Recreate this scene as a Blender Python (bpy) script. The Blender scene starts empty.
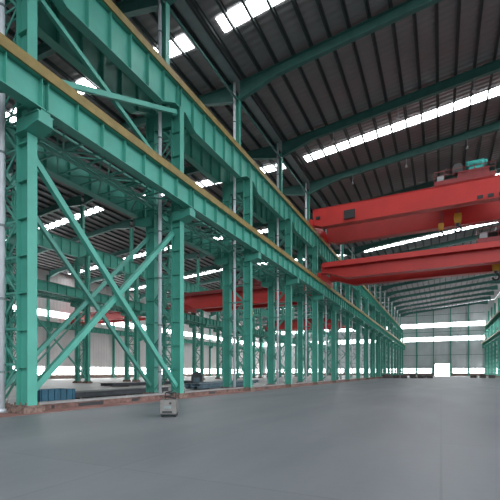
import bpy, bmesh, math, random
from mathutils import Vector, Matrix
random.seed(7)
S = bpy.context.scene
C = S.collection

# ------------------------------------------------------------------ materials
def mat(name, col, rough=0.6, metal=0.0, var=0.12, scale=1.5, bump=0.0, bscale=30, spec=0.5):
    m = bpy.data.materials.new(name); m.use_nodes = True
    nt = m.node_tree; b = nt.nodes['Principled BSDF']
    b.inputs['Roughness'].default_value = rough
    b.inputs['Metallic'].default_value = metal
    b.inputs['Specular IOR Level'].default_value = spec
    tc = nt.nodes.new('ShaderNodeTexCoord')
    n = nt.nodes.new('ShaderNodeTexNoise'); n.inputs['Scale'].default_value = scale
    n.inputs['Detail'].default_value = 5
    nt.links.new(tc.outputs['Object'], n.inputs['Vector'])
    r = nt.nodes.new('ShaderNodeValToRGB')
    r.color_ramp.elements[0].position = 0.3; r.color_ramp.elements[1].position = 0.7
    r.color_ramp.elements[0].color = tuple(c*(1-var) for c in col)+(1,)
    r.color_ramp.elements[1].color = tuple(min(1, c*(1+var)) for c in col)+(1,)
    nt.links.new(n.outputs['Fac'], r.inputs['Fac'])
    nt.links.new(r.outputs['Color'], b.inputs['Base Color'])
    if bump:
        n2 = nt.nodes.new('ShaderNodeTexNoise'); n2.inputs['Scale'].default_value = bscale
        nt.links.new(tc.outputs['Object'], n2.inputs['Vector'])
        bp = nt.nodes.new('ShaderNodeBump'); bp.inputs['Strength'].default_value = bump
        bp.inputs['Distance'].default_value = 0.02
        nt.links.new(n2.outputs['Fac'], bp.inputs['Height'])
        nt.links.new(bp.outputs['Normal'], b.inputs['Normal'])
    return m

def ribbed(name, col, axis, period, var=0.08, low=None, lowz=0.0):
    """profiled sheet: ribs repeat along `axis`; optional different cladding under height lowz"""
    m = mat(name, col, rough=0.55, var=var, scale=0.25)
    nt = m.node_tree; b = nt.nodes['Principled BSDF']
    geo = nt.nodes.new('ShaderNodeNewGeometry')
    sep = nt.nodes.new('ShaderNodeSeparateXYZ'); nt.links.new(geo.outputs['Position'], sep.inputs[0])
    mu = nt.nodes.new('ShaderNodeMath'); mu.operation = 'MULTIPLY'; mu.inputs[1].default_value = 2*math.pi/period
    nt.links.new(sep.outputs[axis], mu.inputs[0])
    si = nt.nodes.new('ShaderNodeMath'); si.operation = 'SINE'; nt.links.new(mu.outputs[0], si.inputs[0])
    bp = nt.nodes.new('ShaderNodeBump'); bp.inputs['Strength'].default_value = 0.5
    bp.inputs['Distance'].default_value = 0.04
    nt.links.new(si.outputs[0], bp.inputs['Height']); nt.links.new(bp.outputs['Normal'], b.inputs['Normal'])
    if low:
        lt = nt.nodes.new('ShaderNodeMath'); lt.operation = 'LESS_THAN'; lt.inputs[1].default_value = lowz
        nt.links.new(sep.outputs[2], lt.inputs[0])
        mx = nt.nodes.new('ShaderNodeMix'); mx.data_type = 'RGBA'
        nt.links.new(lt.outputs[0], mx.inputs[0])
        src = b.inputs['Base Color'].links[0].from_socket
        nt.links.new(src, mx.inputs[6]); mx.inputs[7].default_value = low+(1,)
        nt.links.new(mx.outputs[2], b.inputs['Base Color'])
    return m

def emit(name, col, s):
    m = bpy.data.materials.new(name); m.use_nodes = True
    nt = m.node_tree; b = nt.nodes['Principled BSDF']
    b.inputs['Base Color'].default_value = (0.7, 0.75, 0.75, 1)
    b.inputs['Emission Color'].default_value = col+(1,)
    b.inputs['Emission Strength'].default_value = s
    return m

def floor_mat(name, c1, c2, joint=5.0):
    m = mat(name, c1, rough=0.5, var=0.0, scale=0.35, bump=0.15, bscale=4)
    nt = m.node_tree; b = nt.nodes['Principled BSDF']
    geo = nt.nodes.new('ShaderNodeNewGeometry')
    mp = nt.nodes.new('ShaderNodeMapping'); nt.links.new(geo.outputs['Position'], mp.inputs[0])
    mp.inputs['Scale'].default_value = (0.9, 0.22, 1); mp.inputs['Rotation'].default_value = (0, 0, math.radians(60))
    n = nt.nodes.new('ShaderNodeTexNoise'); n.inputs['Scale'].default_value = 0.5; n.inputs['Detail'].default_value = 7
    nt.links.new(mp.outputs[0], n.inputs['Vector'])
    r = nt.nodes.new('ShaderNodeValToRGB')
    r.color_ramp.elements[0].position = 0.3; r.color_ramp.elements[1].position = 0.7
    r.color_ramp.elements[0].color = c1+(1,); r.color_ramp.elements[1].color = c2+(1,)
    nt.links.new(n.outputs['Fac'], r.inputs['Fac'])
    br = nt.nodes.new('ShaderNodeTexBrick'); br.offset = 0
    br.inputs['Scale'].default_value = 1.0/joint
    br.inputs['Mortar Size'].default_value = 0.004
    br.inputs['Brick Width'].default_value = 1; br.inputs['Row Height'].default_value = 1
    br.inputs['Color1'].default_value = (1, 1, 1, 1); br.inputs['Color2'].default_value = (.93, .93, .93, 1)
    br.inputs['Mortar'].default_value = (.82, .82, .82, 1)
    nt.links.new(geo.outputs['Position'], br.inputs['Vector'])
    mx = nt.nodes.new('ShaderNodeMix'); mx.data_type = 'RGBA'; mx.blend_type = 'MULTIPLY'
    mx.inputs[0].default_value = 1
    nt.links.new(r.outputs['Color'], mx.inputs[6]); nt.links.new(br.outputs['Color'], mx.inputs[7])
    nt.links.new(mx.outputs[2], b.inputs['Base Color'])
    return m

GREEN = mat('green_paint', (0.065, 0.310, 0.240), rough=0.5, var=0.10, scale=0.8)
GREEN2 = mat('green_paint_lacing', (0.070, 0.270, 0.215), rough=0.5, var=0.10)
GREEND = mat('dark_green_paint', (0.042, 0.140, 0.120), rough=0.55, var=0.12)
PURL = mat('purlin_steel', (0.050, 0.062, 0.062), rough=0.6)
YEL = mat('ochre_paint', (0.225, 0.155, 0.042), rough=0.6, var=0.2, scale=2)
RAIL = mat('rail_steel', (0.12, 0.11, 0.10), rough=0.45, metal=0.6)
PIPE = mat('pale_pipe', (0.62, 0.64, 0.67), rough=0.45)
CLAMP = mat('clamp_steel', (0.16, 0.20, 0.20), rough=0.5)
RED = mat('red_paint', (0.47, 0.022, 0.018), rough=0.45, var=0.10, scale=0.5)
REDD = mat('red_paint_trolley', (0.20, 0.018, 0.020), rough=0.5)
HOOKY = mat('hook_yellow', (0.55, 0.30, 0.03), rough=0.5)
BLACK = mat('black_steel', (0.018, 0.018, 0.020), rough=0.5)
ROPE = mat('wire_rope', (0.07, 0.07, 0.07), rough=0.6)
MOTOR = mat('motor_teal', (0.04, 0.36, 0.32), rough=0.45)
LAMPG = mat('lamp_housing', (0.35, 0.37, 0.38), rough=0.35)
CONC = mat('pale_concrete', (0.27, 0.255, 0.25), rough=0.85, var=0.18, scale=2, bump=0.2)
BRICKM = mat('red_brown_masonry', (0.15, 0.082, 0.068), rough=0.9, var=0.65, scale=2.2, bump=0.3)
PLINTH = mat('brown_grout', (0.17, 0.11, 0.09), rough=0.9, var=0.6, scale=6, bump=0.4)
BOXG = mat('beige_grey_sheet', (0.15, 0.135, 0.125), rough=0.5, var=0.2, scale=4)
DKST = mat('dark_stock_steel', (0.040, 0.042, 0.048), rough=0.6, var=0.4, scale=1.5)
BLUES = mat('blue_sheet', (0.012, 0.075, 0.12), rough=0.5, var=0.3)
BLUEG = mat('blue_grey_stock', (0.09, 0.14, 0.17), rough=0.6, var=0.4)
DECK = ribbed('roof_deck', (0.215, 0.198, 0.202), 1, 0.6)
WALL = ribbed('wall_panel_back', (0.56, 0.55, 0.57), 0, 0.9, low=(0.22, 0.14, 0.12), lowz=1.15)
WALLL = ribbed('wall_panel_side', (0.66, 0.60, 0.60), 1, 0.9, low=(0.26, 0.17, 0.14), lowz=0.95)
FLOOR = floor_mat('floor_concrete', (0.108, 0.112, 0.124), (0.165, 0.166, 0.176))
FLOORL = floor_mat('floor_pale_concrete', (0.24, 0.225, 0.215), (0.33, 0.31, 0.30))
DUST = mat('red_dust_concrete', (0.26, 0.12, 0.10), rough=0.9, var=0.45, scale=0.5)
SKYP = emit('daylit_roof_panel', (0.93, 0.98, 1.0), 13.0)
WINP = emit('daylit_window_pane', (0.95, 0.98, 1.0), 12.0)
DOORP = emit('daylit_doorway', (1.0, 0.99, 0.95), 12.0)

# ------------------------------------------------------------------ mesh builder
class MB:
    def __init__(s): s.v = []; s.f = []
    def add(s, vs, fs):
        o = len(s.v); s.v += [tuple(v) for v in vs]; s.f += [tuple(i+o for i in f) for f in fs]
    def box(s, x0, x1, y0, y1, z0, z1):
        s.add([(x0,y0,z0),(x1,y0,z0),(x1,y1,z0),(x0,y1,z0),(x0,y0,z1),(x1,y0,z1),(x1,y1,z1),(x0,y1,z1)],
              [(0,3,2,1),(4,5,6,7),(0,1,5,4),(1,2,6,5),(2,3,7,6),(3,0,4,7)])
    def bar(s, a, b, w, h, up=(0,0,1)):
        a = Vector(a); b = Vector(b); d = (b-a).normalized(); up = Vector(up)
        if abs(d.dot(up)) > .99: up = Vector((1,0,0))
        x = d.cross(up).normalized()*w/2; z = x.cross(d).normalized()*h/2
        vs = [p+q for p in (a, b) for q in (-x-z, x-z, x+z, -x+z)]
        s.add(vs, [(0,1,2,3),(7,6,5,4),(0,4,5,1),(1,5,6,2),(2,6,7,3),(3,7,4,0)])
    def tube(s, a, b, r, n=12, r2=None):
        a = Vector(a); b = Vector(b); d = (b-a).normalized(); r2 = r if r2 is None else r2
        up = Vector((0,0,1)) if abs(d.z) < .9 else Vector((1,0,0))
        x = d.cross(up).normalized(); y = d.cross(x).normalized()
        vs = []
        for p, q in ((a, r), (b, r2)):
            for i in range(n):
                t = 2*math.pi*i/n; vs.append(p+x*math.cos(t)*q+y*math.sin(t)*q)
        fs = [(i, (i+1) % n, n+(i+1) % n, n+i) for i in range(n)]
        fs += [tuple(range(n-1, -1, -1)), tuple(range(n, 2*n))]
        s.add(vs, fs)
    def prism(s, poly, axis, t0, t1):
        """poly: 2-D outline; axis 'x': poly=(y,z); 'y': poly=(x,z)"""
        n = len(poly); vs = []
        for t in (t0, t1):
            for p, q in poly: vs.append((t, p, q) if axis == 'x' else (p, t, q))
        fs = [(i, (i+1) % n, n+(i+1) % n, n+i) for i in range(n)]
        fs += [tuple(range(n-1, -1, -1)), tuple(range(n, 2*n))]
        s.add(vs, fs)
    def path(s, pts, r, n=8):
        for a, b in zip(pts, pts[1:]): s.tube(a, b, r, n)
    def build(s, name, m, parent=None, loc=(0,0,0), smooth=False):
        me = bpy.data.meshes.new(name); me.from_pydata(s.v, [], s.f)
        bm = bmesh.new(); bm.from_mesh(me); bmesh.ops.recalc_face_normals(bm, faces=bm.faces[:]); bm.to_mesh(me); bm.free()
        me.materials.append(m)
        if smooth:
            for p in me.polygons: p.use_smooth = len(p.vertices) == 4
        o = bpy.data.objects.new(name, me); C.objects.link(o); o.location = loc
        if parent: o.parent = parent
        return o

def tag(o, label, cat, group=None, kind=None):
    if label: o['label'] = label
    if cat: o['category'] = cat
    if group: o['group'] = group
    if kind: o['kind'] = kind
    return o
def empty(name, loc=(0,0,0), rz=0):
    o = bpy.data.objects.new(name, None); C.objects.link(o)
    o.location = loc; o.rotation_euler = (0,0,rz); o.empty_display_size = .2
    return o
def kids(o): return [c for c in bpy.data.objects if c.parent == o]
TREE = {}
def copy_tree(o, parent=None):
    c = o.copy(); C.objects.link(c)
    if parent: c.parent = parent
    if o.name not in TREE: TREE[o.name] = kids(o)
    for ch in TREE[o.name]: copy_tree(ch, c)
    return c
ORD = ['first','second','third','fourth','fifth','sixth','seventh','eighth','ninth','tenth','eleventh','twelfth',
 'thirteenth','fourteenth','fifteenth','sixteenth','seventeenth','eighteenth','nineteenth','twentieth',
 'twenty-first','twenty-second','twenty-third','twenty-fourth','twenty-fifth']
def struct(name, b, m, parent=None):
    o = b.build(name, m, parent)
    if not parent: o['kind'] = 'structure'
    return o

# ------------------------------------------------------------------ layout
P = 10.05; Y0 = 10.2
def ky(k): return Y0+P*k
XA, XB, XR, XW = -16.08, -47.0, 17.0, -81.6        # column rows: near, middle, right; left wall
D = 1.025                                           # half distance between the two chords
YE = 181.9                                          # back wall
ZCH = 18.34                                         # chord tops
ZLB = 11.85; LH = 1.25; UH = 1.42                   # lower girder underside, girder depths
ZLT = ZLB+LH; ZUT = ZCH+UH
def deck(x):
    if x > XA: return 27.2+.1*(x-XA)
    if x > XB: return 27.2+.02*(XA-x)
    return 27.82-.078*(XB-x)

# ------------------------------------------------------------------ shell
b = MB(); b.box(-15.6, XR+3, -14, YE+.3, -.3, 0); struct('floor', b, FLOOR)
b = MB(); b.box(XW-.6, -15.6, -14, YE+.3, -.3, 0); struct('floor', b, FLOORL)
b = MB(); b.box(-15.6, -14.2, 2, YE, 0, .015); struct('trim_1', b, DUST)
for xa, xb in ((XA, XR+2.2), (XB, XA), (XW-.5, XB)):
    e = 1e-6
    za, zb_ = deck(xa+e), deck(xb-e)
    b = MB(); b.prism([(xa, za), (xb, zb_), (xb, zb_+.15), (xa, za+.15)], 'y', -12, YE+.4)
    struct('ceiling', b, DECK)

LW0, LW1 = 1.2, 3.1
b = MB()
DX0, DX1, DZ = -2.25, 3.15, 5.0
b.prism([(XW-.5, 0), (DX0, 0), (DX0, DZ), (DX1, DZ), (DX1, 0), (XR+2.2, 0), (XR+2.2, deck(XR)), (XA, deck(XA)), (XB, deck(XB)), (XW-.5, deck(XW-.5))],
        'y', YE, YE+.3)
struct('wall_back', b, WALL)
b = MB(); b.box(XW-.6, XW-.3, -12, YE, 0, deck(XW)-.05); struct('wall_left', b, WALLL)
b = MB(); b.prism([(XW-.3, 0), (XA-1.6, 0), (XA-1.6, deck(XA)-.3), (XB, deck(XB)-.3), (XW-.3, deck(XW)-.3)], 'y', -12, -11.8); struct('wall_front_light_block', b, WALL)  # unseen end wall behind the camera, added to cut fill light
b = MB(); b.box(XR+2.0, XR+2.2, 95, YE, 0, deck(XR)-.2); struct('wall_right', b, WALLL)

wn = [0]
def window(axis, a0, a1, pos, z0, z1, m=WINP, mull=1.6, t=.05, sgn=-1, bars=True, cross=False):
    wn[0] += 1; g = MB(); f = MB()
    def bx(q, u0, u1, d0, d1, w0, w1):
        lo, hi = sorted((pos+sgn*d0, pos+sgn*d1))
        if axis == 'x': q.box(u0, u1, lo, hi, w0, w1)
        else: q.box(lo, hi, u0, u1, w0, w1)
    bx(g, a0, a1, 0, t, z0, z1)
    o = struct('window_%d' % wn[0], g, m)
    if bars:
        n = max(1, round((a1-a0)/mull)); w = .05
        for i in range(n+1):
            u = a0+(a1-a0)*i/n; bx(f, u-w, u+w, t, t+.06, z0, z1)
        for z in ([z0, z1]+([(z0+z1)/2] if cross else [])): bx(f, a0, a1, t, t+.06, z-w, z+w)
        f.build('window_frame', LAMPG, o)
    return o
# back wall: two long daylight strips and a low row of windows
for z0, z1 in ((14.75, 16.3), (20.5, 22.1)):
    window('x', XR*0-15.6, XR-1.2, YE, z0, z1, bars=False)
    window('x', XB+.8, XA-.8, YE, z0, z1, bars=False)
    window('x', XW+.6, XB-.8, YE, z0, z1, bars=False)
muls = [-9.4, -2.9, 3.6, 10.1]
for a0, a1 in ((-15.6, -9.8), (-9.1, -3.6), (4.3, 9.7), (10.5, 15.6)): window('x', a0, a1, YE, LW0, LW1, cross=True)
for i in range(5):
    a0 = XB+1.5+5.8*i; window('x', a0, a0+5.0, YE, LW0, LW1, cross=True)
for i in range(5):
    a0 = XW+1.5+6.4*i; window('x', a0, a0+5.4, YE, LW0, LW1, cross=True)
for z0, z1 in ((14.6, 15.9), (20.1, 21.4)):
    window('y', 30, YE-.5, XW-.3, z0, z1, bars=False, sgn=1)
    window('y', 96, YE-.5, XR+2.0, z0, z1, bars=False, sgn=-1)
for k in range(3, 17): window('y', ky(k)+.7, ky(k+1)-.7, XW-.3, .95, 2.9, cross=True, sgn=1)
for k in range(9, 17): window('y', ky(k)+.7, ky(k+1)-.7, XR+2.0, .95, 2.9, cross=True, sgn=-1)
# doorway with daylight outside
b = MB(); b.box(DX0-.2, DX0, YE-.1, YE+.3, 0, DZ+.2); b.box(DX1, DX1+.2, YE-.1, YE+.3, 0, DZ+.2); b.box(DX0, DX1, YE-.1, YE+.3, DZ, DZ+.2)
dr = struct('door_1', b, GREEN)
b = MB(); b.box(DX0, DX1, YE+.22, YE+.3, 0, DZ); b.build('daylit_opening', DOORP, dr)
b = MB(); b.box(-.1, .05, YE+.1, YE+.2, .0, 3.4); b.box(.9, 1.05, YE+.1, YE+.2, 0, 3.4); b.box(-.1, 1.05, YE+.1, YE+.2, 3.3, 3.45); b.build('gate_post', LAMPG, dr)
# skylights across the roof every second frame; rear left-bay ones unseen, added for light
for ys in (25.0, 45.2, 65.3, 85.4, 105.5, 125.6, 145.7, 165.8):
    for xa, xb in ((XA+1.4, XR-1), (XB+1.6, XA-1.4), (XW+1.5, XB-1.6)):
        if ys > 90 and xa > XA: continue
        wn[0] += 1; b = MB()
        b.prism([(xa, deck(xa)-.06), (xb, deck(xb)-.06), (xb, deck(xb)-.01), (xa, deck(xa)-.01)], 'y', ys-.65, ys+.65)
        o = struct('window_%d' % wn[0], b, SKYP)
# wind posts and girts of the back wall
for i, x in enumerate(muls):
    b = MB(); zt = deck(x)-.3
    b.box(x-.2, x+.2, YE-.06, YE, 0, zt); b.box(x-.2, x+.2, YE-.5, YE-.44, 0, zt); b.box(x-.03, x+.03, YE-.44, YE-.06, 0, zt)
    tag(b.build('wind_post', GREEN), 'green steel wind post on the pale back wall, %s from its left end' % ORD[i], 'post', 'wind posts on the back wall')
for i, z in enumerate((8.7, 18.4, 25.6)):
    b = MB(); x0 = -15 if i < 3 else 0; x1 = XR-1.3
    b.box(x0, x1, YE-.2, YE-.05+.05, z, z+.14)
    for x in muls: pass
    tag(b.build('wall_girt', GREEND), 'thin horizontal green rail across the back wall, %s from the floor' % ORD[i], 'rail', 'rails across the back wall')

# ------------------------------------------------------------------ laced column
def h_chord(x, z0, z1, dep=.70, fl=.42):
    b = MB()
    b.box(x-dep/2, x-dep/2+.035, -fl/2, fl/2, z0, z1); b.box(x+dep/2-.035, x+dep/2, -fl/2, fl/2, z0, z1)
    b.box(x-dep/2+.035, x+dep/2-.035, -.02, .02, z0, z1)
    z = z0+1.5
    while z < z1-.4:
        b.box(x-dep/2+.035, x+dep/2-.035, -fl/2+.03, fl/2-.03, z, z+.045); z += 1.5
    return b
def make_column():
    r = empty('laced_column')
    h_chord(D, .3, ZCH).build('chord', GREEN, r); h_chord(-D, .3, ZCH).build('chord', GREEN, r)
    b = MB(); z = .5; s = 1
    xi = D-.35
    while z < 17.0:
        for y in (-.17, .17):
            b.bar((-xi*s, y, z), (xi*s, y, z+1.4), .03, .10, up=(0,1,0)) if False else b.bar((-xi*s, y, z), (xi*s, y, z+1.4), .10, .03, up=(0,1,0))
            b.bar((-xi, y, z+1.45), (xi, y, z+1.45), .08, .03, up=(0,1,0))
        z += 1.45; s = -s
    b.build('lacing', GREEN2, r)
    b = MB(); b.box(-xi, xi, -.2, -.16, 17.3, ZCH); b.box(-xi, xi, .16, .2, 17.3, ZCH); b.box(-xi, xi, -.3, .3, ZCH-.05, ZCH)
    b.build('crosshead', GREEN, r)
    b = MB(); x = .26
    b.box(-x, -x+.03, -.2, .2, ZCH, 25.9); b.box(x-.03, x, -.2, .2, ZCH, 25.9); b.box(-x, x, -.015, .015, ZCH, 25.9)
    b.build('roof_shaft', GREEN, r)
    for s in (1, -1):
        b = MB(); xo = D+.35; zb = ZLB-.1
        for yy in (-.30, .27): b.prism([(s*(xo-.55), zb-.55), (s*(xo+.1), zb-.55), (s*(xo+.78), zb-.38), (s*(xo+.78), zb), (s*(xo-.55), zb)], 'y', yy, yy+.03)
        b.prism([(s*(xo-.58), zb-.59), (s*(xo+.1), zb-.59), (s*(xo+.80), zb-.42), (s*(xo+.80), zb-.38), (s*(xo+.1), zb-.55), (s*(xo-.58), zb-.55)], 'y', -.36, .36)
        b.box(*sorted((s*(xo+.01), s*(xo+.8))), -.36, .36, zb-.04, zb)
        b.box(*sorted((s*(xo+.76), s*(xo+.8))), -.3, .3, zb-.38, zb-.04)
        b.box(*sorted((s*(xo+.4), s*(xo+.8))), -.2, .2, zb, ZLB)
        b.build('bracket', GREEN, r)
        b = MB(); cx = s*D
        b.box(cx-.5, cx+.5, -.45, .45, 0, .24); b.box(cx-.42, cx+.42, -.34, .34, .24, .3)
        for dx in (-.34, 0, .34):
            for dy in (-.27, .27): b.tube((cx+dx, dy, .3), (cx+dx, dy, .42), .03, 8)
        b.build('footing', PLINTH, r)
    return r
def row(x, ks, text, grp):
    out = []
    for n, k in enumerate(ks):
        c = col_proto if not used else copy_tree(col_proto)
        used.append(1); c.location = (x, ky(k), 0)
        tag(c, text % ORD[n], 'column', grp); out.append(c)
used = []
col_proto = make_column()
row(XA, range(-1, 18), 'tall green laced steel column in near row left of main floor, %s from front', 'laced columns of the near row')
row(XB, range(1, 18), 'distant green laced steel column, %s from the front of the middle row between left bays', 'laced columns of the middle row')
row(XR, range(3, 18), 'green laced steel column in the right row of the main bay, %s from the front', 'laced columns of the right row')
# wall columns
def wall_column():
    r = empty('wall_column')
    h_chord(0, 0, deck(XW)-1.0, .6, .4).build('shaft', GREEN, r)
    b = MB(); b.prism([(.3, ZLB-1.0), (1.3, ZLB-.6), (1.3, ZLB), (.3, ZLB)], 'y', -.25, .25); b.build('bracket', GREEN, r)
    return r
for n, k in enumerate(range(3, 18)):
    w = wall_column() if n == 0 else copy_tree(wc)
    if n == 0: wc = w
    w.location = (XW+.02, ky(k), 0)
    tag(w, 'plain green steel column standing against the far left wall, %s from the front' % ORD[n], 'column', 'columns against the left wall')

# ------------------------------------------------------------------ drain pipes
def make_pipe(ztop):
    r = empty('drain_pipe')
    b = MB(); b.tube((0, 0, .12), (0, 0, ztop), .115, 14); b.tube((0, 0, 0), (0, 0, .12), .17, 14); b.build('pipe', PIPE, r, smooth=True)
    for z in (1.6, 4.6, 7.6, 10.6, 16.6, 20.5, 23.4):
        b = MB(); b.tube((0, 0, z), (0, 0, z+.09), .15, 12); b.bar((.0, 0, z+.045), (.0, .34, z+.045), .05, .05)
        b.build('clamp', CLAMP, r)
    return r
for n, k in enumerate(range(-1, 18)):
    p = make_pipe(26.9) if n == 0 else copy_tree(dp)
    if n == 0: dp = p
    p.location = (XA-.12, ky(k)-.31, 0)
    tag(p, 'pale grey drain pipe running up the %s column of the near row' % ORD[n], 'pipe', 'drain pipes on the near row')

# ------------------------------------------------------------------ runway girders (one per span)
def make_girder(upper, guard=True):
    r = empty('crane_runway_girder')
    H = UH if upper else LH; fw = .25; L = P-.03
    b = MB()
    if upper:
        dr = .62
        bot = [(.02, 0), (.55, 0), (1.7, -dr), (L-1.7, -dr), (L-.55, 0), (L, 0)]
    else: bot = [(.02, 0), (L, 0)]
    b.prism([(y, z+.03) for y, z in bot]+[(L, H-.03), (.02, H-.03)], 'x', -.014, .014)
    b.prism(bot+[(y, z+.035) for y, z in bot[::-1]], 'x', -fw, fw)
    b.prism([(.02, H-.035), (L, H-.035), (L, H), (.02, H)], 'x', -fw, fw)
    n = 7
    def zb(y):
        for (ya, za), (yb, z2) in zip(bot, bot[1:]):
            if ya <= y <= yb: return za+(z2-za)*(y-ya)/(yb-ya)
        return 0
    for i in range(n+1):
        y = .12+(L-.24)*i/n
        b.box(-fw+.03, fw-.03, y-.012, y+.012, zb(y)+.03, H-.03)
    b.build('beam', GREEN, r)
    b = MB(); b.box(-.035, .035, 0, P, H+.02, H+.12); b.box(-.07, .07, 0, P, H, H+.02); b.box(-.012, .012, 0, P, H+.01, H+.1); b.build('rail', RAIL, r)
    if guard:
        b = MB(); b.box(fw, fw+.09, 0, P, H-.06, H+.36)
        b.build('ochre_edge_guard', YEL, r)
    # horizontal lattice that stiffens the girder sideways
    b = MB(); xw = -1.75 if not upper else -.62
    for z in ((.12, H-.12) if not upper else (H-.14,)):
        b.bar((xw, 1.0, z), (xw, L-1.0, z), .12, .12)
        m = 6 if not upper else 10; ya, yb = 1.0, L-1.0
        for i in range(m):
            y = ya+(yb-ya)*i/m; y2 = ya+(yb-ya)*(i+1)/m
            p, q = ((-.03, xw) if i % 2 == 0 else (xw, -.03))
            b.bar((p, y, z), (q, y2, z), .08, .07)
            b.bar((-.03, y, z), (xw, y, z), .07, .07)
    b.build('side_lattice', GREEN2, r)
    return r
GP = {}
def girders(x, side, upper, ks, text, grp, guard=False):
    """side +1: guard faces +x"""
    for n, k in enumerate(ks):
        key = (bool(upper), bool(guard))
        if key in GP: g = copy_tree(GP[key])
        else: g = GP[key] = make_girder(*key)
        z = ZCH if upper else ZLB
        if side > 0: g.location = (x, ky(k), z); g.rotation_euler = (0,0,0)
        else: g.location = (x, ky(k+1), z); g.rotation_euler = (0,0,math.pi)
        tag(g, text % ORD[n], 'girder', grp)
LO = D+.35+.60                                    # lower girders stand out on the brackets
girders(XA+LO, 1, 0, range(-1, 17), 'lower green crane girder on main floor side of near row, %s span from the front', 'lower crane girders facing the main bay', True)
girders(XA+D, 1, 1, range(-1, 17), 'upper green crane girder on main floor side of near row, %s span from the front', 'upper crane girders facing the main bay', True)
girders(XA-LO, -1, 0, range(-1, 17), 'lower green crane girder behind the near column row, %s span from the front', 'lower crane girders behind the near row')
girders(XA-D, -1, 1, range(-1, 17), 'upper green crane girder behind the near column row, %s span from the front', 'upper crane girders behind the near row')
girders(XB+LO, 1, 0, range(1, 17), 'lower green crane girder this side of middle row, %s span from front', 'lower crane girders of the middle row, this side')
girders(XB+D, 1, 1, range(1, 17), 'upper green crane girder this side of middle row, %s span from front', 'upper crane girders of the middle row, this side')
girders(XB-LO, -1, 0, range(1, 17), 'lower green crane girder far side of middle row, %s span from front', 'lower crane girders of the middle row, far side')
girders(XR-LO, -1, 0, range(3, 17), 'lower green crane girder on the right column row, %s span from the front', 'lower crane girders of the right row', True)
girders(XR-D, -1, 1, range(3, 17), 'upper green crane girder on the right column row, %s span from the front', 'upper crane girders of the right row', True)
girders(XW+1.0, 1, 0, range(3, 17), 'lower green crane girder along the far left wall, %s span from the front', 'crane girders along the left wall')

# ------------------------------------------------------------------ roof beams, purlins, gutter
def make_rafter(x0, x1):
    """tapered I beam following the roof slope, deeper at both supports"""
    r = MB(); t = .27
    L = x1-x0; pts = [(0, 1.55), (3.5, .85), (L-3.5, .85), (L, 1.55)]
    top = [(x0+u, deck(x0+u)-t) for u, d in pts]; bot = [(x0+u, deck(x0+u)-t-d) for u, d in pts]
    r.prism(bot+top[::-1], 'y', -.012, .012)
    r.prism(bot+[(x, z+.04) for x, z in bot[::-1]], 'y', -.2, .2)
    r.prism(top+[(x, z-.04) for x, z in top[::-1]], 'y', -.2, .2)
    return r
BAYS = ((XA+.27, XR-.27, 'main bay', 'main'), (XB+.27, XA-.27, 'inner left bay', 'middle'), (XW+.3, XB-.27, 'outer left bay', 'outer'))
for (x0, x1, nm, sh) in BAYS:
    proto = None
    for n, k in enumerate(range(0 if sh == 'main' else 0, 18)):
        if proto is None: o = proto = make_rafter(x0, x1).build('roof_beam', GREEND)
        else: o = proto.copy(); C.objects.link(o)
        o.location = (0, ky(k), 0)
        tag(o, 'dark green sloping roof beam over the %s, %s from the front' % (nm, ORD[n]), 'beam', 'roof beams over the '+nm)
for (x0, x1, nm, sh) in BAYS:
    n = round((x1-x0-1.0)/1.52)
    for i in range(n+1):
        x = x0+.5+(x1-x0-1.0)*i/n; z = deck(x)
        b = MB(); b.box(-.02, .02, -12, YE-.1, -.27, -.005); b.box(-.14, .02, -12, YE-.1, -.27, -.245); b.box(-.02, .12, -12, YE-.1, -.03, -.005)
        o = b.build('purlin', PURL); o.location = (x, 0, z)
        tag(o, 'thin dark purlin under the %s roof, %s from the left' % (nm, ORD[i]), 'purlin', 'purlins of the '+nm)
b = MB(); z = 27.18
b.box(-.42, .42, -2, YE-.1, z-.24, z-.21); b.box(-.42, -.39, -2, YE-.1, z-.24, z); b.box(.39, .42, -2, YE-.1, z-.24, z)
o = b.build('valley_gutter', CLAMP); o.location = (XA, 0, 0)
tag(o, 'long grey valley gutter in the roof above the near column row', 'gutter')
# horizontal tie struts between roof shafts
for n, k in enumerate(range(-1, 17)):
    b = MB(); b.tube((0, .22, 0), (0, P-.22, 0), .09, 10)
    o = b.build('eaves_strut', GREEND, smooth=True); o.location = (XA+.15, ky(k), 25.3)
    tag(o, 'dark round tube between the roof shafts of the near row, %s span from the front' % ORD[n], 'strut', 'tubes between the roof shafts')

# ------------------------------------------------------------------ diagonal bracing
def brace(a, c, w, label, m=GREEN):
    b = MB(); a = Vector(a); c = Vector(c); mid = (a+c)/2
    d = (c-a).normalized()
    b.bar(a-mid, c-mid, w, w*.85, up=(1,0,0))
    o = b.build('diagonal_brace', m)
    o.location = mid
    tag(o, label, 'brace', 'diagonal braces')
    for e in (a-mid, c-mid):
        s = d if e.dot(d) < 0 else -d
        p = MB(); p.bar(e-s*.05, e+s*.5, .03 if False else w*1.5, .03, up=(1,0,0))
        p.build('gusset', m, o)
ya, yb = ky(0)+.24, ky(1)-.24
XF, XK = XA+D, XA-D
brace((XF+.06, ya, 10.4), (XF+.06, yb, .75), .26, 'bright green brace in front, falling from first wide bracket to foot of next column')
brace((XF-.20, ya, .75), (XF-.20, yb, 10.4), .26, 'bright green brace in front, rising from foot of near column to bracket of the next')
brace((XK+.06, ya, 10.4), (XK+.06, yb, .75), .2, 'slimmer green brace behind, falling toward the back between the two nearest columns', GREEN2)
brace((XK-.18, ya, .75), (XK-.18, yb, 10.4), .2, 'slimmer green brace behind, rising toward the back between the two nearest columns', GREEN2)
brace((XF+.06, ya, 13.75), (XF+.06, yb, 18.0), .24, 'green brace above the lower girder, rising to the top of the second visible column')
brace((XF-.20, ya, 17.6), (XF-.20, yb, 13.75), .22, 'green brace above the lower girder, falling toward the back of the first span')
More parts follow.
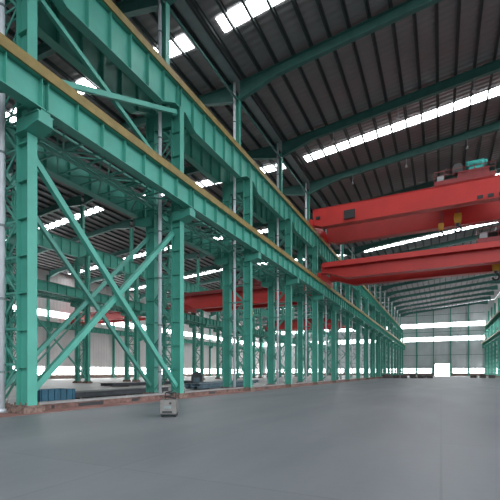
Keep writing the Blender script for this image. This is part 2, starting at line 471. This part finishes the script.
y1, y2 = ky(2)+.24, ky(3)-.24
brace((XB+D+.06, y1, 10.4), (XB+D+.06, y2, .75), .18, 'distant thin green brace in the middle row, falling toward the back', GREEN2)
brace((XB+D-.18, y1, .75), (XB+D-.18, y2, 10.4), .18, 'distant thin green brace in the middle row, rising toward the back', GREEN2)

# ------------------------------------------------------------------ low kerb between the near columns
for n, k in enumerate(range(0, 17)):
    r = empty('brick_kerb', (XA+.72, ky(k), 0))
    b = MB(); b.box(-.35, .18, .6, P-.6, 0, .26); b.build('wall_face', BRICKM, r)
    b = MB(); b.box(-.4, .23, .58, P-.58, .26, .34); b.build('cap', CONC, r)
    for ys, wd in (((1.2, .15), (2.6, 1.5), (6.1, .5)) if n == 0 else ((4.0, .8),)):
        b = MB(); b.box(.18, .19, ys, ys+wd, .04, .2); b.build('vent_slot', BLACK, r)
    tag(r, 'low red-brown kerb with pale cap between near-row columns, %s gap from the front' % ORD[n], 'kerb', 'kerbs between the near columns')

# ------------------------------------------------------------------ overhead cranes
def girder_poly(L, dep, tap, e):
    h = L/2
    return [(-h, e), (-h+tap*.25, e), (-h+tap, 0), (h-tap, 0), (h-tap*.25, e), (h, e), (h, dep), (-h, dep)]
def make_crane(L, gap, dep, zoff, label, cat='overhead crane', group=None, lip=True, cabinet=False, ef=.42, tap=3.2):
    """origin: middle of the span, near girder, at rail top"""
    r = empty('overhead_crane'); tag(r, label, cat, group)
    for n, y in enumerate((0, gap)):
        b = MB(); poly = [(x, z+zoff) for x, z in girder_poly(L-.4, dep, tap, dep*ef)]
        b.prism(poly, 'y', y-.55, y+.55)
        b.box(-L/2+.2, L/2-.2, y-.62, y+.62, zoff+dep, zoff+dep+.05)
        g = b.build('girder', RED, r)
        q = MB(); q.box(-L/2+.4, L/2-.4, y-.04+(.4 if n == 0 else -.4), y+.04+(.4 if n == 0 else -.4), zoff+dep+.05, zoff+dep+.15)
        q.build('trolley_rail', RAIL, g)
    for s in (-1, 1):
        x = s*L/2
        b = MB(); b.box(x-.2, x+.2, -1.1, gap+1.1, .42, max(.8, zoff+dep*.42)); 
        b.box(x-.2, x+.2, .5, gap-.5, zoff+dep*.42-.02, zoff+dep*.6)
        c = b.build('end_carriage', RED, r)
        for y in (-.8, .0, gap, gap+.8):
            w = MB(); w.tube((x-.09, y, .28), (x+.09, y, .28), .28, 20); w.build('wheel', BLACK, c, smooth=True)
        for y in (-1.1, gap+1.1):
            w = MB(); w.tube((x, y, .5), (x, y+(-.22 if y < 0 else .22), .5), .12, 12); w.build('buffer', BLACK, c)
    # walkways with handrails on the outer side of each girder
    for y, s in (((-.55, -1), (gap+.55, 1)) if not cabinet else ((gap+.55, 1),)):
        zt = zoff+dep
        b = MB(); lo, hi = sorted((y, y+s*.75))
        b.box(-L/2+.6, L/2-.6, lo, hi, zt-.32, zt-.26)
        lo, hi = sorted((y+s*.72, y+s*.78)); b.box(-L/2+.6, L/2-.6, lo, hi, zt-.62, zt-.0)
        n = 12
        for i in range(n+1):
            xx = -L/2+1+(L-2)*i/n; b.bar((xx, y, zt-.75), (xx, y+s*.72, zt-.35), .06, .06)
        if lip: b.build('walkway', RED, r)
        else: b.build('walkway', REDD, r)
    if cabinet:
        b = MB(); x = -L/2+4.9
        b.box(x-.65, x+.65, -.8, -.55, zoff+dep-1.9, zoff+dep-.85)
        b.build('control_cabinet', BLACK, r)
        for x, z in [(L/2-1.2-i*1.0, .15) for i in range(12)]+[(-L/2+.9, 1.0)]:
            b = MB(); b.box(x-.28, x+.28, -.66, -.55, zoff+z, zoff+z+.35); b.build('junction_box', BLACK, r)
    return r
def make_trolley(x, gap, label):
    r = empty('crane_trolley'); tag(r, label, 'crane trolley')
    b = MB(); w = 3.0
    for yy in (.4, gap-.4): b.box(-w, w, yy-.2, yy+.2, .3, .75)
    for xx in (-w+.2, -1, 1, w-.2): b.box(xx-.15, xx+.15, .4, gap-.4, .35, .8)
    b.box(-w, w, .3, gap-.3, .75, .83)
    b.box(-.6, 2.4, .35, 1.5, .83, 1.5)
    b.build('frame', REDD, r)
    for xx in (-w+.6, w-.6):
        for yy in (.4, gap-.4):
            q = MB(); q.tube((xx, yy-.08, .22), (xx, yy+.08, .22), .22, 16); q.build('wheel', BLACK, r, smooth=True)
    b = MB(); b.tube((-1.8, gap*.62, 1.45), (1.8, gap*.62, 1.45), .55, 20)
    for i in range(13): b.tube((-1.7+i*.28, gap*.62, 1.45), (-1.62+i*.28, gap*.62, 1.45), .6, 20)
    for xx in (-1.9, 1.9): b.box(xx-.1, xx+.1, gap*.62-.45, gap*.62+.45, .8, 1.6)
    b.build('rope_drum', BLACK, r, smooth=True)
    b = MB(); b.tube((.2, 1.0, 2.25), (2.0, 1.0, 2.25), .42, 18); b.tube((2.0, 1.0, 2.25), (2.3, 1.0, 2.25), .30, 18)
    for i in range(8): b.tube((.4+i*.18, 1.0, 2.25), (.46+i*.18, 1.0, 2.25), .47, 18)
    b.box(.5, 1.8, .7, 1.3, 1.6, 1.9); b.build('hoist_motor', MOTOR, r, smooth=True)
    b = MB(); b.prism([(-1.1, 1.6), (-.1, 1.6), (-.1, 2.2), (-.35, 2.55), (-.85, 2.55), (-1.1, 2.2)], 'y', .6, 1.45); b.build('gearbox', BLACK, r)
    b = MB(); b.box(-2.7, -2.0, .5, 1.2, .83, 1.5); b.build('electric_box', LAMPG, r)
    b = MB()
    for xx in [-w+i*1.0 for i in range(7)]:
        b.bar((xx, .25, .8), (xx, .25, 1.85), .05, .05)
    b.bar((-w, .25, 1.85), (w, .25, 1.85), .05, .05); b.bar((-w, .25, 1.35), (w, .25, 1.35), .04, .04)
    b.build('handrail', REDD, r)
    return r
def make_hook(ztop, z0, sc, label, vee=False):
    """origin at the hook block centre"""
    r = empty('crane_hook_block'); tag(r, label, 'crane hook')
    b = MB()
    for dx in (-.28, -.1, .1, .28):
        b.tube((dx*sc*.7, 0, .2*sc), (dx*sc*(1.0 if not vee else 1.4), 0, ztop-z0+.38), .02, 6)
    b.build('wire_rope', ROPE, r)
    b = MB()
    for yy in (-.24, .16): b.prism([(-.42*sc, .75*sc), (.42*sc, .75*sc), (.5*sc, .3*sc), (.4*sc, -.55*sc), (-.4*sc, -.55*sc), (-.5*sc, .3*sc)], 'y', yy*sc, (yy+.08)*sc)
    b.box(-.4*sc, .4*sc, -.24*sc, .24*sc, -.62*sc, -.5*sc)
    b.build('block_cheek', HOOKY if not vee else HOOKY, r)
    b = MB()
    b.tube((0, -.15*sc, .15*sc), (0, .15*sc, .15*sc), .42*sc, 20); b.build('sheave', BLACK, r)
    b = MB(); b.tube((0, 0, -.5*sc), (0, 0, -1.05*sc), .24*sc, 12)
    pts = [(0, 0, -1.0*sc)]
    for i in range(13):
        t = math.radians(90-i*22); pts.append((.42*sc*math.cos(t)*1.0, 0, -1.45*sc+.45*sc*math.sin(t)))
    b.path(pts, .15*sc, 8); b.build('hook', BLACK, r)
    return r
# upper crane of the main bay
URT, LRT = ZUT+.12, ZLT+.12
xl, xr = XA+D, XR-D
c1 = make_crane(xr-xl, 7.0, 2.3, .32, 'large bright red double-girder crane riding the upper girders across the main bay', cabinet=True, ef=.14, tap=1.2)
c1.location = ((xl+xr)/2, 49.3, URT)
zt1 = URT+.32+2.3+.15
t1 = make_trolley(0, 7.0, 'red hoist trolley with teal motor on top of the upper red crane'); t1.location = (2.3, 49.3, zt1)
h1 = make_hook(zt1+.4, 19.9, .85, 'yellow hook block with black hook hanging from the upper red crane'); h1.location = (1.8, 52.7, 19.9)
h2 = make_hook(zt1+.4, 19.2, .62, 'smaller hook block hanging left of the yellow one from the upper red crane', vee=True); h2.location = (0.0, 52.7, 19.2)
# lower crane of the main bay
xl, xr = XA+LO, XR-LO
c2 = make_crane(xr-xl, 4.4, 2.0, .28, 'red double-girder crane on the lower girders, directly under the larger red crane')
c2.location = ((xl+xr)/2, 49.8, LRT)
zt2 = LRT+.28+2.0+.15
t2 = make_trolley(0, 4.4, 'red hoist trolley on the lower main-bay crane at the right edge'); t2.location = (6.6, 49.8, zt2)
h3 = make_hook(zt2+.4, 13.6, .8, 'ochre hook block hanging below the lower red crane at the right edge'); h3.location = (5.55, 52.0, 13.4)
h3.location = (5.6, 52.0, 13.6)
# left bays
xl, xr = XB+LO, XA-LO
c3 = make_crane(xr-xl, 4.0, 2.9, .28, 'red crane in the first left bay seen between the second and fourth near columns', lip=False)
c3.location = ((xl+xr)/2, 61.5, LRT)
c4 = make_crane(xr-xl, 4.0, 2.6, .28, 'small distant red crane further back in the first left bay', lip=False)
c4.location = ((xl+xr)/2, 103, LRT)
xl, xr = XW+1.0, XB-LO
c5 = make_crane(xr-xl, 3.4, 2.0, .28, 'distant red crane in the outermost left bay near the side wall', lip=False)
c5.location = ((xl+xr)/2, 66, LRT)
for c, dep, lab, off in ((c3, 2.9, 'small red trolley on the first left-bay crane', 1.5), (c5, 2.0, 'small red trolley on the outermost-bay crane', -4)):
    g = 4.0 if c is c3 else 3.4
    t = make_trolley(0, g, lab); t.location = (c.location.x+off, c.location.y, LRT+.28+dep+.15)
h4 = make_hook(LRT+.28+2.9+.5, 12.2, .8, 'yellow hook block hanging from the crane in the first left bay'); h4.location = (c3.location.x+.7, 63.5, 12.2)

# ------------------------------------------------------------------ hanging lamps of the main bay
def make_lamp():
    r = empty('pendant_lamp')
    b = MB(); b.tube((0, 0, 0), (0, 0, -.75), .025, 8); b.build('stem', LAMPG, r)
    b = MB(); b.tube((0, 0, -.75), (0, 0, -.86), .06, 14); b.tube((0, 0, -.86), (0, 0, -1.05), .07, 18, .17); b.build('shade', LAMPG, r, smooth=True)
    return r
lp = None
for n, k in enumerate(range(3, 18)):
    for i, x in enumerate((-10.1, -3.75, 2.65, 9.0)):
        l = make_lamp() if lp is None else copy_tree(lp)
        if lp is None: lp = l
        l.location = (x, ky(k), deck(x)-.27-.85)
        tag(l, 'small pale bell lamp, %s from the left, under the %s main roof beam' % (ORD[i], ORD[k]), 'lamp', 'hanging lamps of the main bay')

# ------------------------------------------------------------------ floor objects
r = empty('welding_machine', (-9.1, 11.75, 0), math.radians(30)); tag(r, 'small beige-grey welding machine on wheels standing on the main floor before the second visible column', 'machine')
b = MB(); b.box(-.28, .28, -.36, .36, .12, .62)
b.build('housing', BOXG, r)
b = MB(); b.box(-.29, .29, -.37, .37, .08, .12); b.box(-.22, .14, -.372, -.36, .14, .22); b.build('undertray', BLACK, r)
b = MB(); b.tube((.08, -.385, .50), (.08, -.36, .50), .045, 14); b.build('dial', BLACK, r)
b = MB(); b.box(-.14, .10, -.375, -.36, .31, .41); b.build('display_panel', CLAMP, r)
for sx in (-.24, .24):
    for sy in (-.28, .28):
        q = MB(); q.tube((sx-.03, sy, .07), (sx+.03, sy, .07), .07, 14); q.build('wheel', BLACK, r, smooth=True)
b = MB(); pts = [(.2*math.cos(t*.5)*(1-.02*t), .2*math.sin(t*.5), .64+.012*t) for t in range(26)]; b.path(pts, .025, 6)
b.build('cable_coil', BLACK, r)
b = MB(); b.path([(-.2, .3, .6), (-.2, .3, .85), (.2, .3, .85), (.2, .3, .6)], .018, 8); b.build('handle', BLACK, r)

def beam_stack(name, x, y, L, W, rows, cols, h, m, label, rz=0):
    r = empty(name, (x, y, 0), rz); tag(r, label, 'steel stack')
    for i in range(3):
        q = MB(); yy = -L/2+L*(.15+.35*i); q.box(-W/2-.1, W/2+.1, yy-.08, yy+.08, 0, .1); q.build('timber_bearer', PLINTH, r)
    for j in range(rows):
        for i in range(cols):
            w = W/cols; cx = -W/2+w*(i+.5); z = .1+j*h; o = random.uniform(-.3, .3); L2 = L/2*random.uniform(.88, 1)
            q = MB()
            q.box(cx-w*.46, cx+w*.46, -L2+o, L2+o, z, z+.02); q.box(cx-w*.46, cx+w*.46, -L2+o, L2+o, z+h-.025, z+h-.003)
            q.box(cx-.02, cx+.02, -L2+o, L2+o, z+.02, z+h-.025)
            q.build('steel_section', m, r)
beam_stack('steel_beam_stack', -20.4, 20.5, 11, 1.6, 1, 4, .32, DKST, 'dark steel sections lying behind the kerb near the first column')
beam_stack('steel_beam_stack', -20.6, 36, 13, 1.6, 2, 4, .22, BLUEG, 'blue-grey steel sections lying behind the second gap of the near row')
beam_stack('steel_beam_stack', -26.0, 47, 16, 2.2, 1, 5, .3, BLUEG, 'pale blue-grey steel sections farther back on the left bay floor')
beam_stack('steel_beam_stack', -33.0, 40, 18, 2.2, 1, 5, .3, DKST, 'dark steel sections farthest left on the left bay floor')
r = empty('blue_crate', (-18.6, 13.9, 0), .05); tag(r, 'dark blue open steel crate behind the kerb beside the nearest column', 'crate')
b = MB(); b.box(-.6, .6, -1.1, 1.1, .12, .18)
for s in (-1, 1): b.box(*sorted((s*.6, s*.55)), -1.1, 1.1, .18, .72); b.box(-.6, .6, *sorted((s*1.1, s*1.05)), .18, .72)
for i in range(6): b.box(.6, .64, -1.0+i*.38, -.94+i*.38, .12, .74)
b.build('bin', BLUES, r)
b = MB()
for yy in (-.8, .8): b.box(-.6, .6, yy-.08, yy+.08, 0, .12)
b.build('skid', DKST, r)
# dark hooded machine in the left bay
r = empty('hooded_machine', (-29.9, 44.7, 0), .4); tag(r, 'dark grey hooded machine standing alone on the left bay floor', 'machine')
b = MB(); b.prism([(-.72, 0), (.72, 0), (.72, 1.15), (.45, 1.5), (.12, 1.62), (-.12, 1.62), (-.45, 1.5), (-.72, 1.15)], 'y', -.6, .6); b.build('hood', DKST, r)
b = MB(); b.tube((0, 0, 1.6), (0, 0, 1.82), .1, 12); b.build('lifting_lug', DKST, r)
b = MB(); b.box(-.4, .4, -.63, -.6, .3, .9); b.build('access_door', BLUEG, r)
# low dark stock along the back of the main floor
spots = [(-13.2, 112, 1.6, .9), (-10.9, 113, 1.5, .7), (-8.8, 111, 1.5, .8), (-6.6, 112.5, 1.5, .9), (-4.6, 113.5, 1.4, .65), (-2.7, 114.5, 1.3, .6),
         (8.4, 128, 1.5, .7), (10.6, 127, 1.5, .9), (12.9, 129, 1.6, .8)]
for n, (x, y, w, h) in enumerate(spots):
    r = empty('plate_pile', (x, y, 0), random.uniform(-.15, .15))
    side = 'left of the doorway' if x < 0 else 'right of the doorway'
    tag(r, 'low dark plate pile before the back wall %s, %s from left' % (side, ORD[n if x < 0 else n-6]), 'plate pile', 'plate piles before the back wall')
    z = 0; i = 0
    while z < h:
        t = random.uniform(.10, .18); o = random.uniform(-.12, .12); q = MB()
        q.box(-w/2+o, w/2+o, -2+o, 2-o, z, z+t-.015); q.build('plate', DKST if i % 3 else PLINTH, r); z += t-.015; i += 1

# ------------------------------------------------------------------ daylight
w = bpy.data.worlds.new('World'); S.world = w; w.use_nodes = True
nt = w.node_tree; bg = nt.nodes['Background']; bg.inputs['Strength'].default_value = 3.4
tc = nt.nodes.new('ShaderNodeTexCoord'); sp = nt.nodes.new('ShaderNodeSeparateXYZ'); nt.links.new(tc.outputs['Generated'], sp.inputs[0])
cr = nt.nodes.new('ShaderNodeValToRGB'); nt.links.new(sp.outputs['Z'], cr.inputs['Fac'])
e = cr.color_ramp.elements; e[0].position = 0.0; e[0].color = (0.05, 0.052, 0.05, 1); e[1].position = 0.02; e[1].color = (0.86, 0.94, 1.0, 1)
nt.links.new(cr.outputs['Color'], bg.inputs['Color'])

# ------------------------------------------------------------------ camera
cam = bpy.data.cameras.new('camera'); co = bpy.data.objects.new('camera', cam); C.objects.link(co)
co.location = (0, 0, 1.64); co.rotation_euler = (math.radians(90), 0, math.radians(26.1))
cam.sensor_width = 36; cam.lens = 28.08; cam.shift_y = .244; cam.clip_end = 600; cam.clip_start = .05
S.camera = co
S.view_settings.view_transform = 'Standard'; S.view_settings.look = 'None'; S.view_settings.gamma = 1
S.view_settings.use_curve_mapping = False; S.view_settings.exposure = 0.1
